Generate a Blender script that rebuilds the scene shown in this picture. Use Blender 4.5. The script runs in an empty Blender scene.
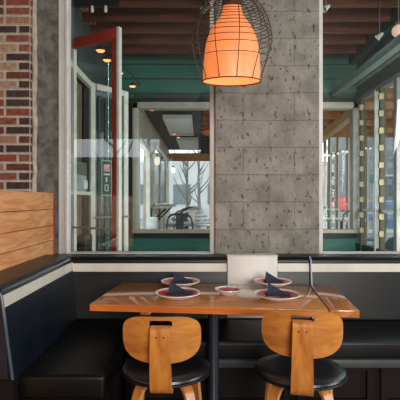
import bpy, bmesh, math, random
from mathutils import Vector, Matrix
random.seed(7)
PI = math.pi
scene = bpy.context.scene
C = scene.collection
# ------------------------------------------------------------------ camera
F = 420.0
H = 1.37
cam = bpy.data.cameras.new('camera')
cam.sensor_width = 36.0
cam.lens = F / 400 * 36.0
cam.clip_start = 0.05
cam.clip_end = 300
co = bpy.data.objects.new('camera', cam)
C.objects.link(co)
co.location = (0, 0, H)
co.rotation_euler = (PI / 2, 0, 0)
scene.camera = co
# ------------------------------------------------------------------ world, lights, exposure
w = bpy.data.worlds.new('sky')
scene.world = w
w.use_nodes = True
bg = w.node_tree.nodes['Background']
bg.inputs[0].default_value = (0.90, 0.95, 1.0, 1)
bg.inputs[1].default_value = 3.0
vs = scene.view_settings
vs.view_transform = 'Standard'
vs.look = 'None'
vs.gamma = 1
vs.use_curve_mapping = False
vs.exposure = 0.0
scene.cycles.transparent_max_bounces = 32
scene.cycles.max_bounces = 10

def area(name, loc, size, rot, power, color):
    l = bpy.data.lights.new(name, 'AREA')
    l.shape = 'RECTANGLE'
    l.size, l.size_y = size
    l.energy = power
    l.color = color
    o = bpy.data.objects.new(name, l)
    C.objects.link(o)
    o.location = loc
    o.rotation_euler = rot
    return o
# daylight coming in through the windows of the right wall and of the back wall
area('daylight_right', (4.85, 0.6, 1.9), (3.6, 2.0), (0, PI / 2, 0), 150, (0.80, 0.90, 1.0))
area('daylight_back', (1.6, -2.9, 2.0), (2.2, 1.6), (PI / 2, 0, 0), 260, (1.0, 0.955, 0.89))
# fill lamps added inside the covered entrance to brighten it
area('patio_skylight', (0.5, 4.9, 3.30), (2.4, 0.8), (0, 0, 0), 10, (0.85, 1.0, 0.97))
area('patio_daylight', (2.1, 4.1, 1.5), (1.2, 1.6), (math.radians(105), 0, math.radians(40)), 55, (1.0, 0.96, 0.9))

# ------------------------------------------------------------------ materials
def srgb(r, g, b):
    f = lambda c: (c / 255 / 12.92) if c / 255 <= 0.04045 else ((c / 255 + 0.055) / 1.055) ** 2.4
    return (f(r), f(g), f(b), 1)

def mat(name, col, rough=0.6, metal=0.0, col2=None, scale=8.0, stretch=(1, 1, 1), bump=0.0, bscale=None, detail=6, coat=0.0, spec=None, contrast=(0.35, 0.65)):
    m = bpy.data.materials.new(name)
    m.use_nodes = True
    nt = m.node_tree
    b = nt.nodes['Principled BSDF']
    b.inputs['Roughness'].default_value = rough
    b.inputs['Metallic'].default_value = metal
    if coat:
        b.inputs['Coat Weight'].default_value = coat
        b.inputs['Coat Roughness'].default_value = 0.06
    if spec is not None:
        b.inputs['Specular IOR Level'].default_value = spec
    if col2 is None:
        col2 = tuple(c * 0.8 for c in col[:3]) + (1,)
    tc = nt.nodes.new('ShaderNodeTexCoord')
    mp = nt.nodes.new('ShaderNodeMapping')
    mp.inputs['Scale'].default_value = stretch
    nt.links.new(tc.outputs['Object'], mp.inputs[0])
    n = nt.nodes.new('ShaderNodeTexNoise')
    n.inputs['Scale'].default_value = scale
    n.inputs['Detail'].default_value = detail
    nt.links.new(mp.outputs[0], n.inputs['Vector'])
    r = nt.nodes.new('ShaderNodeValToRGB')
    r.color_ramp.elements[0].position = contrast[0]
    r.color_ramp.elements[1].position = contrast[1]
    r.color_ramp.elements[0].color = col
    r.color_ramp.elements[1].color = col2
    nt.links.new(n.outputs[0], r.inputs[0])
    nt.links.new(r.outputs[0], b.inputs['Base Color'])
    if bump:
        n2 = nt.nodes.new('ShaderNodeTexNoise')
        n2.inputs['Scale'].default_value = bscale or scale * 3
        n2.inputs['Detail'].default_value = 8
        nt.links.new(mp.outputs[0], n2.inputs['Vector'])
        bp = nt.nodes.new('ShaderNodeBump')
        bp.inputs['Strength'].default_value = bump
        bp.inputs['Distance'].default_value = 0.01
        nt.links.new(n2.outputs[0], bp.inputs['Height'])
        nt.links.new(bp.outputs[0], b.inputs['Normal'])
    return m

def emit(name, col, s, base=None):
    m = mat(name, base or col, 0.4)
    b = m.node_tree.nodes['Principled BSDF']
    b.inputs['Emission Color'].default_value = col
    b.inputs['Emission Strength'].default_value = s
    return m

def glassmat(name, tint=(0.93, 0.97, 0.96, 1), refl=0.045, rough=0.0):
    m = bpy.data.materials.new(name)
    m.use_nodes = True
    nt = m.node_tree
    nt.nodes.remove(nt.nodes['Principled BSDF'])
    t = nt.nodes.new('ShaderNodeBsdfTransparent')
    t.inputs[0].default_value = tint
    g = nt.nodes.new('ShaderNodeBsdfGlossy')
    g.inputs['Roughness'].default_value = rough
    g.inputs[0].default_value = (1, 1, 1, 1)
    lw = nt.nodes.new('ShaderNodeLayerWeight')
    lw.inputs['Blend'].default_value = 0.25
    mr = nt.nodes.new('ShaderNodeMapRange')
    mr.inputs['To Min'].default_value = refl
    mr.inputs['To Max'].default_value = 0.6
    nt.links.new(lw.outputs['Facing'], mr.inputs['Value'])
    pw = nt.nodes.new('ShaderNodeMath')
    pw.operation = 'POWER'
    pw.inputs[1].default_value = 3
    nt.links.new(lw.outputs['Facing'], pw.inputs[0])
    nt.links.new(pw.outputs[0], mr.inputs['Value'])
    mx = nt.nodes.new('ShaderNodeMixShader')
    nt.links.new(mr.outputs[0], mx.inputs[0])
    nt.links.new(t.outputs[0], mx.inputs[1])
    nt.links.new(g.outputs[0], mx.inputs[2])
    nt.links.new(mx.outputs[0], nt.nodes['Material Output'].inputs[0])
    return m

def concrete_block(name):
    m = mat(name, srgb(154, 148, 137), 0.9, 0, srgb(124, 120, 111), 6.0, bump=1.0, bscale=30)
    nt = m.node_tree
    b = nt.nodes['Principled BSDF']
    tc = nt.nodes.new('ShaderNodeTexCoord')
    # wobble the joints
    nz = nt.nodes.new('ShaderNodeTexNoise')
    nz.inputs['Scale'].default_value = 9
    nt.links.new(tc.outputs['Object'], nz.inputs['Vector'])
    sub = nt.nodes.new('ShaderNodeVectorMath'); sub.operation = 'SCALE'; sub.inputs['Scale'].default_value = 0.018
    nt.links.new(nz.outputs['Color'], sub.inputs[0])
    add = nt.nodes.new('ShaderNodeVectorMath'); add.operation = 'ADD'
    nt.links.new(tc.outputs['Object'], add.inputs[0]); nt.links.new(sub.outputs[0], add.inputs[1])
    sp = nt.nodes.new('ShaderNodeSeparateXYZ')
    nt.links.new(add.outputs[0], sp.inputs[0])
    ax = nt.nodes.new('ShaderNodeMath'); ax.operation = 'ADD'; ax.inputs[1].default_value = 4 * 0.437 - 0.583 - 0.009
    az = nt.nodes.new('ShaderNodeMath'); az.operation = 'ADD'; az.inputs[1].default_value = 0.231 * 7 - 1.353 - 0.009
    nt.links.new(sp.outputs[0], ax.inputs[0]); nt.links.new(sp.outputs[2], az.inputs[0])
    cb = nt.nodes.new('ShaderNodeCombineXYZ')
    nt.links.new(ax.outputs[0], cb.inputs[0]); nt.links.new(az.outputs[0], cb.inputs[1])
    br = nt.nodes.new('ShaderNodeTexBrick')
    br.inputs['Scale'].default_value = 1
    br.inputs['Brick Width'].default_value = 0.437
    br.inputs['Row Height'].default_value = 0.231
    br.inputs['Mortar Size'].default_value = 0.0035
    br.inputs['Mortar Smooth'].default_value = 0.3
    br.offset = 0.5
    br.inputs['Color1'].default_value = (1, 1, 1, 1)
    br.inputs['Color2'].default_value = (0.88, 0.88, 0.88, 1)
    br.inputs['Mortar'].default_value = (0.72, 0.72, 0.72, 1)
    nt.links.new(cb.outputs[0], br.inputs['Vector'])
    # pits: stretched voronoi-like noise, darker where chipped
    mp = nt.nodes.new('ShaderNodeMapping'); mp.inputs['Scale'].default_value = (1.6, 1, 1.0)
    nt.links.new(tc.outputs['Object'], mp.inputs[0])
    pn = nt.nodes.new('ShaderNodeTexNoise'); pn.inputs['Scale'].default_value = 16; pn.inputs['Detail'].default_value = 12
    pn.inputs['Roughness'].default_value = 0.68
    nt.links.new(mp.outputs[0], pn.inputs['Vector'])
    pr = nt.nodes.new('ShaderNodeValToRGB')
    pr.color_ramp.elements[0].position = 0.33; pr.color_ramp.elements[0].color = (0.40, 0.40, 0.40, 1)
    pr.color_ramp.elements[1].position = 0.41; pr.color_ramp.elements[1].color = (1, 1, 1, 1)
    nt.links.new(pn.outputs[0], pr.inputs[0])
    src = b.inputs['Base Color'].links[0].from_socket
    m1 = nt.nodes.new('ShaderNodeMix'); m1.data_type = 'RGBA'; m1.blend_type = 'MULTIPLY'; m1.inputs[0].default_value = 1
    nt.links.new(src, m1.inputs[6]); nt.links.new(br.outputs['Color'], m1.inputs[7])
    m2 = nt.nodes.new('ShaderNodeMix'); m2.data_type = 'RGBA'; m2.blend_type = 'MULTIPLY'; m2.inputs[0].default_value = 0.8
    nt.links.new(m1.outputs[2], m2.inputs[6]); nt.links.new(pr.outputs[0], m2.inputs[7])
    nt.links.new(m2.outputs[2], b.inputs['Base Color'])
    b1 = b.inputs['Normal'].links[0].from_node
    b2 = nt.nodes.new('ShaderNodeBump'); b2.inputs['Strength'].default_value = 1.0; b2.inputs['Distance'].default_value = 0.02
    mh = nt.nodes.new('ShaderNodeMath'); mh.operation = 'MULTIPLY'
    nt.links.new(pr.outputs[0], mh.inputs[0]); nt.links.new(br.outputs['Color'], mh.inputs[1])
    nt.links.new(mh.outputs[0], b2.inputs['Height']); nt.links.new(b1.outputs[0], b2.inputs['Normal'])
    nt.links.new(b2.outputs[0], b.inputs['Normal'])
    return m

def wood(name, c1, c2, rough=0.4, stretch=(1, 12, 12), scale=2.5, coat=0.0, bump=0.05, dist=1.5):
    m = mat(name, c1, rough, 0, c2, scale, stretch, bump=bump, bscale=scale * 2, coat=coat, contrast=(0.3, 0.7))
    for n in m.node_tree.nodes:
        if n.type == 'TEX_NOISE':
            n.inputs['Distortion'].default_value = dist
    return m

M = {}
M['block'] = concrete_block('concrete_block')
M['plaster'] = mat('rough_concrete', srgb(128, 124, 116), 0.92, 0, srgb(92, 89, 83), 14, bump=1.0, bscale=26)
M['mortar'] = mat('mortar', srgb(206, 194, 178), 0.95, 0, srgb(176, 162, 146), 20, bump=0.5, bscale=60)
bricks = [((158, 94, 74), (124, 62, 48)), ((124, 66, 54), (88, 48, 42)), ((88, 56, 50), (58, 42, 40)), ((182, 134, 114), (156, 98, 78)),
          ((188, 154, 128), (160, 118, 96)), ((160, 80, 54), (128, 62, 46)), ((86, 62, 56), (66, 46, 42))]
for i, (a, b_) in enumerate(bricks):
    M['brick%d' % i] = mat('brick_tone', srgb(*a), 0.9, 0, srgb(*b_), 28, bump=0.6, bscale=60)
M['cedar'] = wood('cedar_boards', srgb(228, 170, 114), srgb(196, 118, 64), 0.6, (1.2, 1.2, 9), 2.2)
M['cedar_gap'] = mat('cedar_gap', srgb(70, 40, 22), 0.9)
M['frame'] = mat('painted_frame', srgb(216, 211, 206), 0.5, 0, srgb(204, 198, 193), 3)
M['bead'] = mat('bead_white', srgb(240, 236, 230), 0.4)
M['frame_w'] = mat('white_frame', srgb(226, 222, 214), 0.45)
M['frame_g'] = mat('grey_frame', srgb(118, 118, 114), 0.5)
M['vinyl'] = mat('black_vinyl', srgb(12, 12, 13), 0.36, 0, srgb(9, 9, 10), 4, bump=0.12, bscale=120, spec=0.32)
M['vinyl_blue'] = mat('blue_black_vinyl', srgb(17, 27, 38), 0.36, 0, srgb(11, 18, 27), 4, bump=0.12, bscale=120, spec=0.5)  # black vinyl with the bluish window sheen mixed into its colour
M['seat_vinyl'] = mat('seat_vinyl', srgb(18, 23, 30), 0.30, 0, srgb(14, 18, 24), 4, bump=0.1, bscale=120, spec=0.7)
M['cream'] = mat('cream_vinyl', srgb(212, 206, 192), 0.45, 0, srgb(198, 192, 178), 5)
M['whitepanel'] = mat('white_panel', srgb(222, 218, 210), 0.5, 0, srgb(208, 203, 194), 4)
M['darkbase'] = mat('dark_base', srgb(26, 14, 12), 0.75, 0, srgb(18, 10, 9), 4, spec=0.2)
M['greytrim'] = mat('grey_trim', srgb(70, 70, 69), 0.45, 0.2)
M['floor'] = mat('floor_boards', srgb(64, 40, 30), 0.45, 0, srgb(44, 28, 22), 3, (1, 6, 1))
M['ceil'] = mat('ceiling_paint', srgb(120, 112, 104), 0.9)
M['wallp'] = mat('wall_paint', srgb(150, 138, 122), 0.9)
M['table'] = wood('varnished_table', srgb(214, 144, 76), srgb(172, 102, 48), 0.13, (1, 9, 9), 2.4, 0.5, 0.02)
M['table_edge'] = wood('table_edge', srgb(214, 118, 50), srgb(190, 96, 36), 0.3, (1, 9, 9), 2.4, 0.3, 0.02)
M['leaf'] = wood('varnished_leaf', srgb(200, 124, 64), srgb(164, 90, 42), 0.15, (9, 1, 9), 2.4, 0.5, 0.02)
M['ply'] = wood('plywood', srgb(204, 132, 58), srgb(166, 98, 40), 0.3, (10, 10, 1.0), 2.2, 0.4, 0.02)
M['ply_h'] = wood('plywood_back', srgb(204, 134, 62), srgb(164, 98, 42), 0.3, (1.5, 4, 9), 2.2, 0.4, 0.02)
M['ply_edge'] = mat('plywood_edge', srgb(214, 160, 100), 0.5, 0, srgb(160, 104, 56), 60, (1, 1, 6))
M['iron'] = mat('dark_iron', srgb(34, 42, 50), 0.4, 0.4)
M['black'] = mat('black_metal', srgb(18, 18, 19), 0.45, 0.3)
M['wire'] = mat('bronze_wire', srgb(84, 70, 58), 0.45, 0.4)
M['steel'] = mat('brushed_steel', srgb(180, 180, 178), 0.35, 0.8)
M['china'] = mat('white_china', srgb(236, 232, 228), 0.2, 0, coat=0.3)
M['red_glaze'] = mat('red_glaze', srgb(226, 56, 44), 0.3, 0, srgb(170, 34, 46), 38, coat=0.3)
M['pink_glaze'] = mat('pink_glaze', srgb(206, 104, 104), 0.3, 0, srgb(110, 40, 56), 46, coat=0.3)
M['napkin'] = mat('navy_cloth', srgb(38, 46, 62), 0.85, 0, srgb(28, 34, 48), 30, bump=0.2, bscale=200)
M['green'] = wood('green_boards', srgb(34, 104, 90), srgb(26, 82, 72), 0.5, (0.6, 1, 8), 2.5)
M['greendark'] = mat('dark_green_paint', srgb(40, 62, 56), 0.5, 0, srgb(30, 48, 44), 4)
M['postbrown'] = mat('brown_post', srgb(84, 76, 60), 0.7)
M['joist'] = wood('stained_joist', srgb(108, 54, 36), srgb(72, 36, 26), 0.6, (0.8, 8, 8), 2)
M['deck'] = wood('dark_decking', srgb(34, 20, 16), srgb(22, 14, 12), 0.7, (0.8, 8, 8), 2)
M['slate'] = mat('slate_paint', srgb(70, 80, 82), 0.7, 0, srgb(58, 66, 68), 3)
M['red'] = mat('red_paint', srgb(170, 48, 28), 0.4, 0, srgb(150, 38, 24), 4)
M['curtain'] = mat('brown_curtain', srgb(140, 116, 94), 0.9, 0, srgb(110, 88, 70), 3)
M['curtain_dk'] = mat('dark_curtain', srgb(74, 54, 44), 0.9)
M['blind'] = mat('grey_blind', srgb(104, 106, 98), 0.8)
M['paper'] = mat('paper', srgb(226, 226, 224), 0.8)
M['paper_grey'] = mat('grey_paper', srgb(178, 180, 180), 0.8, 0, srgb(150, 152, 154), 20)
M['signdark'] = mat('sign_dark', srgb(54, 66, 62), 0.5)
M['signgreen'] = mat('sign_green', srgb(150, 190, 150), 0.5)
M['pink'] = mat('pink_print', srgb(214, 110, 140), 0.6, 0, srgb(232, 190, 200), 40)
M['beige'] = mat('beige_wall', srgb(176, 164, 146), 0.85, 0, srgb(156, 144, 128), 3)
M['porchwood'] = wood('porch_ceiling', srgb(190, 128, 74), srgb(150, 94, 52), 0.6, (8, 0.8, 1), 1.5)
M['porchdark'] = wood('dark_porch_ceiling', srgb(72, 64, 56), srgb(50, 44, 40), 0.7, (0.8, 8, 1), 1.5)
M['beamyellow'] = wood('pale_beam', srgb(206, 170, 112), srgb(180, 140, 84), 0.6, (8, 1, 8), 2)
M['ground'] = mat('asphalt', srgb(134, 130, 126), 0.9, 0, srgb(112, 108, 104), 1.5)
M['facade'] = mat('grey_facade', srgb(120, 124, 128), 0.85, 0, srgb(106, 110, 114), 0.6)
M['facade_w'] = mat('white_facade', srgb(196, 196, 196), 0.85, 0, srgb(180, 180, 182), 0.6)
M['darkglass'] = mat('dark_window_glass', srgb(70, 80, 88), 0.1, 0, srgb(50, 60, 66), 2)
M['carsilver'] = mat('silver_paint', srgb(128, 134, 140), 0.3, 0.3)
M['carblue'] = mat('blue_paint', srgb(92, 116, 146), 0.3, 0.2)
M['carred'] = mat('van_red', srgb(226, 84, 76), 0.4)
M['cargrey'] = mat('dark_car_paint', srgb(84, 88, 92), 0.3, 0.3)
M['tyre'] = mat('tyre', srgb(30, 30, 30), 0.8)
M['teal'] = mat('teal_print', srgb(40, 160, 140), 0.5)
M['bark'] = mat('pale_bark', srgb(116, 108, 102), 0.9, 0, srgb(92, 86, 80), 6)
M['metalchair'] = mat('grey_chair', srgb(88, 90, 92), 0.4, 0.4)
M['creamblock'] = mat('cream_block', srgb(168, 152, 120), 0.7)
M['glass'] = glassmat('clear_glass')
M['glass_thin'] = glassmat('porch_glass', (0.97, 0.99, 0.98, 1), 0.03)
M['glass_side'] = glassmat('side_glass', (0.88, 0.92, 0.93, 1), 0.08)
M['bulb'] = emit('warm_bulb', (1.0, 0.30, 0.08, 1), 2.6)
M['copper'] = mat('copper', srgb(170, 96, 60), 0.35, 0.8)
M['globe'] = emit('globe_glow', (1.0, 0.62, 0.5, 1), 0.45)
M['jar'] = emit('jar_glow', (1.0, 0.86, 0.66, 1), 0.8)
M['shade'] = emit('orange_shade', (1.0, 0.23, 0.055, 1), 0.62, srgb(255, 150, 100))
M['shade_in'] = emit('shade_inside', (1.0, 0.36, 0.12, 1), 0.4, srgb(255, 180, 130))
M['filament'] = emit('lamp_bulb', (1.0, 0.62, 0.32, 1), 1.2)

# ------------------------------------------------------------------ helpers
def tag(o, label=None, cat=None, group=None, kind=None):
    if label: o['label'] = label
    if cat: o['category'] = cat
    if group: o['group'] = group
    if kind: o['kind'] = kind
    return o

def obj(name, bm, m, parent=None, smooth=False):
    me = bpy.data.meshes.new(name)
    bmesh.ops.recalc_face_normals(bm, faces=bm.faces)
    bm.to_mesh(me)
    bm.free()
    for mm in (m if isinstance(m, (list, tuple)) else [m]):
        me.materials.append(mm)
    if smooth:
        me.polygons.foreach_set('use_smooth', [True] * len(me.polygons))
        try:
            me.set_sharp_from_angle(angle=math.radians(38))
        except Exception:
            pass
    o = bpy.data.objects.new(name, me)
    C.objects.link(o)
    if parent: o.parent = parent
    return o

def thing(name, label, cat, loc=(0, 0, 0), rotz=0, group=None):
    o = bpy.data.objects.new(name, None)
    C.objects.link(o)
    o.empty_display_size = 0.1
    o.location = loc
    o.rotation_euler = (0, 0, rotz)
    return tag(o, label, cat, group)

def structure(name, loc=(0, 0, 0)):
    o = bpy.data.objects.new(name, None)
    C.objects.link(o)
    o.location = loc
    o['kind'] = 'structure'
    return o

def struct(name, bm, m, parent=None):
    o = obj(name, bm, m, parent)
    if not parent: o['kind'] = 'structure'
    return o

def B(): return bmesh.new()

def box(bm, x0, x1, y0, y1, z0, z1, bev=0.0, mi=0, seg=2):
    r = bmesh.ops.create_cube(bm, size=1.0)
    vs_ = r['verts']
    for v in vs_:
        v.co = Vector(((x0 + x1) / 2 + v.co.x * (x1 - x0), (y0 + y1) / 2 + v.co.y * (y1 - y0), (z0 + z1) / 2 + v.co.z * (z1 - z0)))
    fs = set(f for v in vs_ for f in v.link_faces)
    for f in fs: f.material_index = mi
    if bev:
        es = list(set(e for v in vs_ for e in v.link_edges))
        bmesh.ops.bevel(bm, geom=es, offset=bev, segments=seg, affect='EDGES', profile=0.5)
    return bm

def bxo(name, dims, m, parent=None, bev=0.0, smooth=False):
    return obj(name, box(B(), *dims, bev=bev), m, parent, smooth or bev > 0)

def tube(bm, pts, r, seg=8, mi=0, closed=False):
    pts = [Vector(p) for p in pts]
    n = len(pts)
    rings = []
    up = Vector((0, 0, 1))
    prev = None
    for i, p in enumerate(pts):
        if closed:
            t = pts[(i + 1) % n] - pts[i - 1]
        else:
            t = pts[min(i + 1, n - 1)] - pts[max(i - 1, 0)]
        t.normalize()
        if prev is None:
            a = t.cross(up)
            if a.length < 1e-3: a = t.cross(Vector((1, 0, 0)))
        else:
            a = prev - t * prev.dot(t)
            if a.length < 1e-4: a = t.cross(up)
        a.normalize(); prev = a
        b_ = t.cross(a)
        rr = r[i] if isinstance(r, (list, tuple)) else r
        rings.append([bm.verts.new(p + (a * math.cos(2 * PI * k / seg) + b_ * math.sin(2 * PI * k / seg)) * rr) for k in range(seg)])
    m_ = n if closed else n - 1
    for i in range(m_):
        A, Bq = rings[i], rings[(i + 1) % n]
        for k in range(seg):
            f = bm.faces.new((A[k], A[(k + 1) % seg], Bq[(k + 1) % seg], Bq[k])); f.material_index = mi
    if not closed:
        bm.faces.new(rings[0]).material_index = mi
        bm.faces.new(rings[-1][::-1]).material_index = mi
    return bm

def lathe(bm, prof, seg=32, mi=0, c=(0, 0, 0), mis=None):
    rings = []
    for (r, z) in prof:
        if r < 1e-5:
            rings.append([bm.verts.new((c[0], c[1], c[2] + z))])
        else:
            rings.append([bm.verts.new((c[0] + r * math.cos(2 * PI * k / seg), c[1] + r * math.sin(2 * PI * k / seg), c[2] + z)) for k in range(seg)])
    for i in range(len(rings) - 1):
        A, D = rings[i], rings[i + 1]
        for k in range(seg):
            k2 = (k + 1) % seg
            if len(A) == 1 and len(D) == 1: continue
            if len(A) == 1: f = bm.faces.new((A[0], D[k], D[k2]))
            elif len(D) == 1: f = bm.faces.new((A[k], A[k2], D[0]))
            else: f = bm.faces.new((A[k], A[k2], D[k2], D[k]))
            f.material_index = mis[i] if mis else mi
    return bm

def ribbon(bm, pts, widths, th, side=(1, 0, 0), mi=0, mi_edge=None):
    """sweep a flat strip (plywood) along pts; side = width direction(s)"""
    pts = [Vector(p) for p in pts]
    n = len(pts)
    secs = []
    for i, p in enumerate(pts):
        t = (pts[min(i + 1, n - 1)] - pts[max(i - 1, 0)]).normalized()
        s = Vector(side[i] if isinstance(side[0], (tuple, list)) else side)
        s = (s - t * s.dot(t)).normalized()
        nn = t.cross(s).normalized()
        wv = widths[i] if isinstance(widths, (list, tuple)) else widths
        secs.append([bm.verts.new(p + s * wv / 2 * a + nn * th / 2 * b_) for a, b_ in ((-1, -1), (1, -1), (1, 1), (-1, 1))])
    me_ = mi if mi_edge is None else mi_edge
    for i in range(n - 1):
        A, D = secs[i], secs[i + 1]
        for k in range(4):
            f = bm.faces.new((A[k], A[(k + 1) % 4], D[(k + 1) % 4], D[k]))
            f.material_index = mi if k in (0, 2) else me_
    bm.faces.new(secs[0][::-1]).material_index = me_
    bm.faces.new(secs[-1]).material_index = me_
    return bm

def smooth_path(pts, n=6):
    """Catmull-Rom"""
    P = [Vector(p) for p in pts]
    P = [P[0] * 2 - P[1]] + P + [P[-1] * 2 - P[-2]]
    out = []
    for i in range(1, len(P) - 2):
        for k in range(n):
            t = k / n
            a, b_, c, d = P[i - 1], P[i], P[i + 1], P[i + 2]
            out.append(0.5 * ((2 * b_) + (c - a) * t + (2 * a - 5 * b_ + 4 * c - d) * t * t + (3 * b_ - a - 3 * c + d) * t ** 3))
    out.append(P[-2])
    return out

def prism_x(bm, prof, x0, x1, mi=0):
    """extrude a (y,z) profile along x"""
    a = [bm.verts.new((x0, y, z)) for y, z in prof]
    b_ = [bm.verts.new((x1, y, z)) for y, z in prof]
    n = len(prof)
    for i in range(n):
        bm.faces.new((a[i], a[(i + 1) % n], b_[(i + 1) % n], b_[i])).material_index = mi
    bm.faces.new(a[::-1]).material_index = mi
    bm.faces.new(b_).material_index = mi
    return bm

def prism_y(bm, prof, y0, y1, mi=0):
    a = [bm.verts.new((x, y0, z)) for x, z in prof]
    b_ = [bm.verts.new((x, y1, z)) for x, z in prof]
    n = len(prof)
    for i in range(n):
        bm.faces.new((a[i], a[(i + 1) % n], b_[(i + 1) % n], b_[i])).material_index = mi
    bm.faces.new(a[::-1]).material_index = mi
    bm.faces.new(b_).material_index = mi
    return bm

def copy_tree(o, parent=None):
    c = o.copy()
    C.objects.link(c)
    c.parent = parent
    for ch in list(o.children): copy_tree(ch, c)
    return c

# ================================================================== STRUCTURE: restaurant room
XL, XR, YB, ZC = -4.0, 4.95, -3.0, 3.6
struct('floor', box(B(), XL, XR, YB, 3.72, -0.1, 0), M['floor'])
struct('ceiling', box(B(), XL, XR, YB, 3.72, ZC, ZC + 0.1), M['ceil'])
struct('wall_left', box(B(), XL - 0.1, XL, YB, 3.72, 0, ZC), M['wallp'])
# right wall with a big window opening behind the area light
bm = B()
box(bm, XR, XR + 0.1, YB, 3.72, 0, ZC)
struct('wall_right', bm, M['wallp'])
# back wall: low wall, a clerestory strip open to the daylight (it mirrors in the front glass)
bm = B()
box(bm, XL, XR, YB - 0.1, YB, 0, 2.42)
box(bm, XL, XR, YB - 0.1, YB, 2.88, ZC)
box(bm, XL, -3.3, YB - 0.1, YB, 2.42, 2.88)
box(bm, -1.0, XR, YB - 0.1, YB, 2.42, 2.88)
struct('wall_back', bm, M['wallp'])

YG = 3.66
# front wall under the windows
struct('wall_front', box(B(), -1.21, XR, 3.60, 3.78, 0, 0.895), M['plaster'])
# concrete block pillar between the windows
struct('wall_pillar', box(B(), 0.129, 1.012, 3.56, 3.80, 0, ZC, bev=0.006), M['block'])
# concrete column beside the brick pier
struct('wall_column', box(B(), -1.50, -1.205, 3.62, 3.84, 0, ZC, bev=0.005), M['plaster'])
struct('wall_lintel', box(B(), -1.21, XR, 3.60, 3.80, 3.42, ZC), M['plaster'])

# brick pier: real bricks in courses, one mesh
bm = B()
bx0, bx1, by = -4.0, -1.412, 3.50
box(bm, bx0, bx1 - 0.006, by + 0.008, 3.80, 0, ZC, mi=0)
ch = 0.0765
rows = int(ZC / ch)
for r in range(rows):
    z0 = r * ch + 0.006
    x = bx1
    first = True
    while x > -2.3:
        L = (0.098 if (r % 2 == 0) else 0.205) if first else 0.205
        if first and r % 5 == 3: L = 0.205
        jit = random.uniform(-0.004, 0.004)
        zz = z0 * ZC / (rows * ch)
        upper = 1.37 + 200 * 3.5 / F - zz
        if zz > 2.79:
            pick = random.choice([3, 3, 0, 3, 4, 1]) if not first else random.choice([0, 5, 3, 0])
        elif zz > 2.28:
            pick = random.choice([4, 4, 3, 4]) if not first else random.choice([1, 2, 2, 0, 6])
        else:
            pick = random.choice([0, 0, 5, 1, 2, 3]) if not first else random.choice([2, 0, 1, 6, 5])
        if 2.70 < zz < 2.79: pick = 2
        dpt = 0.10 if first else 0.03
        box(bm, x - L, x - 0.004, by + random.uniform(-0.003, 0.002), by + dpt, z0 + random.uniform(-.001, .001), z0 + ch - 0.013, bev=0.004, mi=1 + pick, seg=1)
        if False:
            box(bm, x - 0.02, x + 0.0165, by + 0.008, by + 0.085, z0, z0 + ch - 0.012, bev=0.003, mi=1 + pick, seg=1)
        x -= L + 0.010
        first = False
struct('wall_brick', bm, [M['mortar']] + [M['brick%d' % i] for i in range(7)])
# rough mortar bead where pier and column meet
bm = B()
pts = [(-1.398 + random.uniform(-.005, .005), 3.55 + random.uniform(-.006, .006), z * 0.06) for z in range(61)]
tube(bm, pts, [0.020 + random.uniform(-.005, .006) for _ in pts], 8)
struct('trim_1', bm, M['mortar'])

# cedar partition behind the left bench
pw = structure('wall_partition')
xk = -1.20
bm = B(); box(bm, xk - 0.10, xk - 0.008, -0.2, 3.46, 0, 1.425)
obj('core', bm, M['cedar_gap'], pw)
zs = [0.0, 0.52, 0.70, 0.875, 1.042, 1.165, 1.296, 1.43]
bm = B()
for a, b_ in zip(zs[:-1], zs[1:]):
    box(bm, xk - 0.02, xk, -0.2, 3.45, a + 0.002, b_ - 0.002, bev=0.002, seg=1)
obj('boards', bm, M['cedar'], pw)
obj('end_post', box(B(), xk - 0.11, xk + 0.002, 3.43, 3.48, 0, 1.43, bev=0.002), wood('cedar_end', srgb(150, 92, 56), srgb(116, 66, 40), 0.7, (8, 8, 1)), pw)

# front windows
def window(name, x0, x1, z0, z1, fl, fr, mull=()):
    wn = structure(name)
    bm = B()
    box(bm, x0, x0 + fl, YG - 0.05, YG + 0.0, z0, z1, bev=0.004)
    if fl > 0.06:   # stepped jamb
        box(bm, x0 + fl * 0.58, x0 + fl * 0.8, YG - 0.075, YG - 0.045, z0, z1, bev=0.003)
        box(bm, x0 - 0.004, x0 + fl * 0.25, YG - 0.07, YG - 0.045, z0, z1, bev=0.003)
    box(bm, x1 - fr, x1, YG - 0.05, YG + 0.05, z0, z1, bev=0.004)
    box(bm, x0 + fl, x1 - fr, YG - 0.05, YG + 0.05, z1 - 0.05, z1)
    box(bm, x0 + fl, x1 - fr, YG - 0.06, YG + 0.06, z0, z0 + 0.022, bev=0.003)
    for mx in mull: box(bm, mx - .02, mx + .02, YG - 0.04, YG + 0.04, z0, z1)
    fo_ = obj('window_frame', bm, M['frame'], wn, True)
    if fl > 0.06: obj('glazing_bead', box(B(), x0 + fl * 0.80, x0 + fl * 0.98, YG - 0.09, YG - 0.045, z0, z1, bev=0.003), M['bead'], fo_, True)
    obj('window_pane', box(B(), x0 + fl, x1 - fr, YG - 0.003, YG + 0.003, z0 + 0.02, z1 - 0.05), M['glass'], wn)
    return wn
window('window_1', -1.205, 0.129, 0.895, 3.42, 0.084, 0.044)
window('window_2', 1.012, 3.6, 0.895, 3.42, 0.044, 0.044, (2.9,))

# ================================================================== STRUCTURE: covered entrance behind the glass
PX0, PX1, PY0, PY1, PZ = -1.31, 2.24, 3.80, 6.0, 3.56
struct('floor_entrance', box(B(), PX0 - .6, PX1 + .1, 3.72, 13.8, -0.12, -0.02), M['ground'])
pc = struct('ceiling_entrance', box(B(), PX0, PX1 + 0.3, PY0, PY1 + .1, PZ, PZ + 0.05), M['deck'])
y = 3.98
while y < 5.98:
    obj('joist', box(B(), PX0, PX1 + 0.12, y, y + 0.05, PZ - 0.19, PZ, bev=0.003), M['joist'], pc)
    y += 0.345
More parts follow.
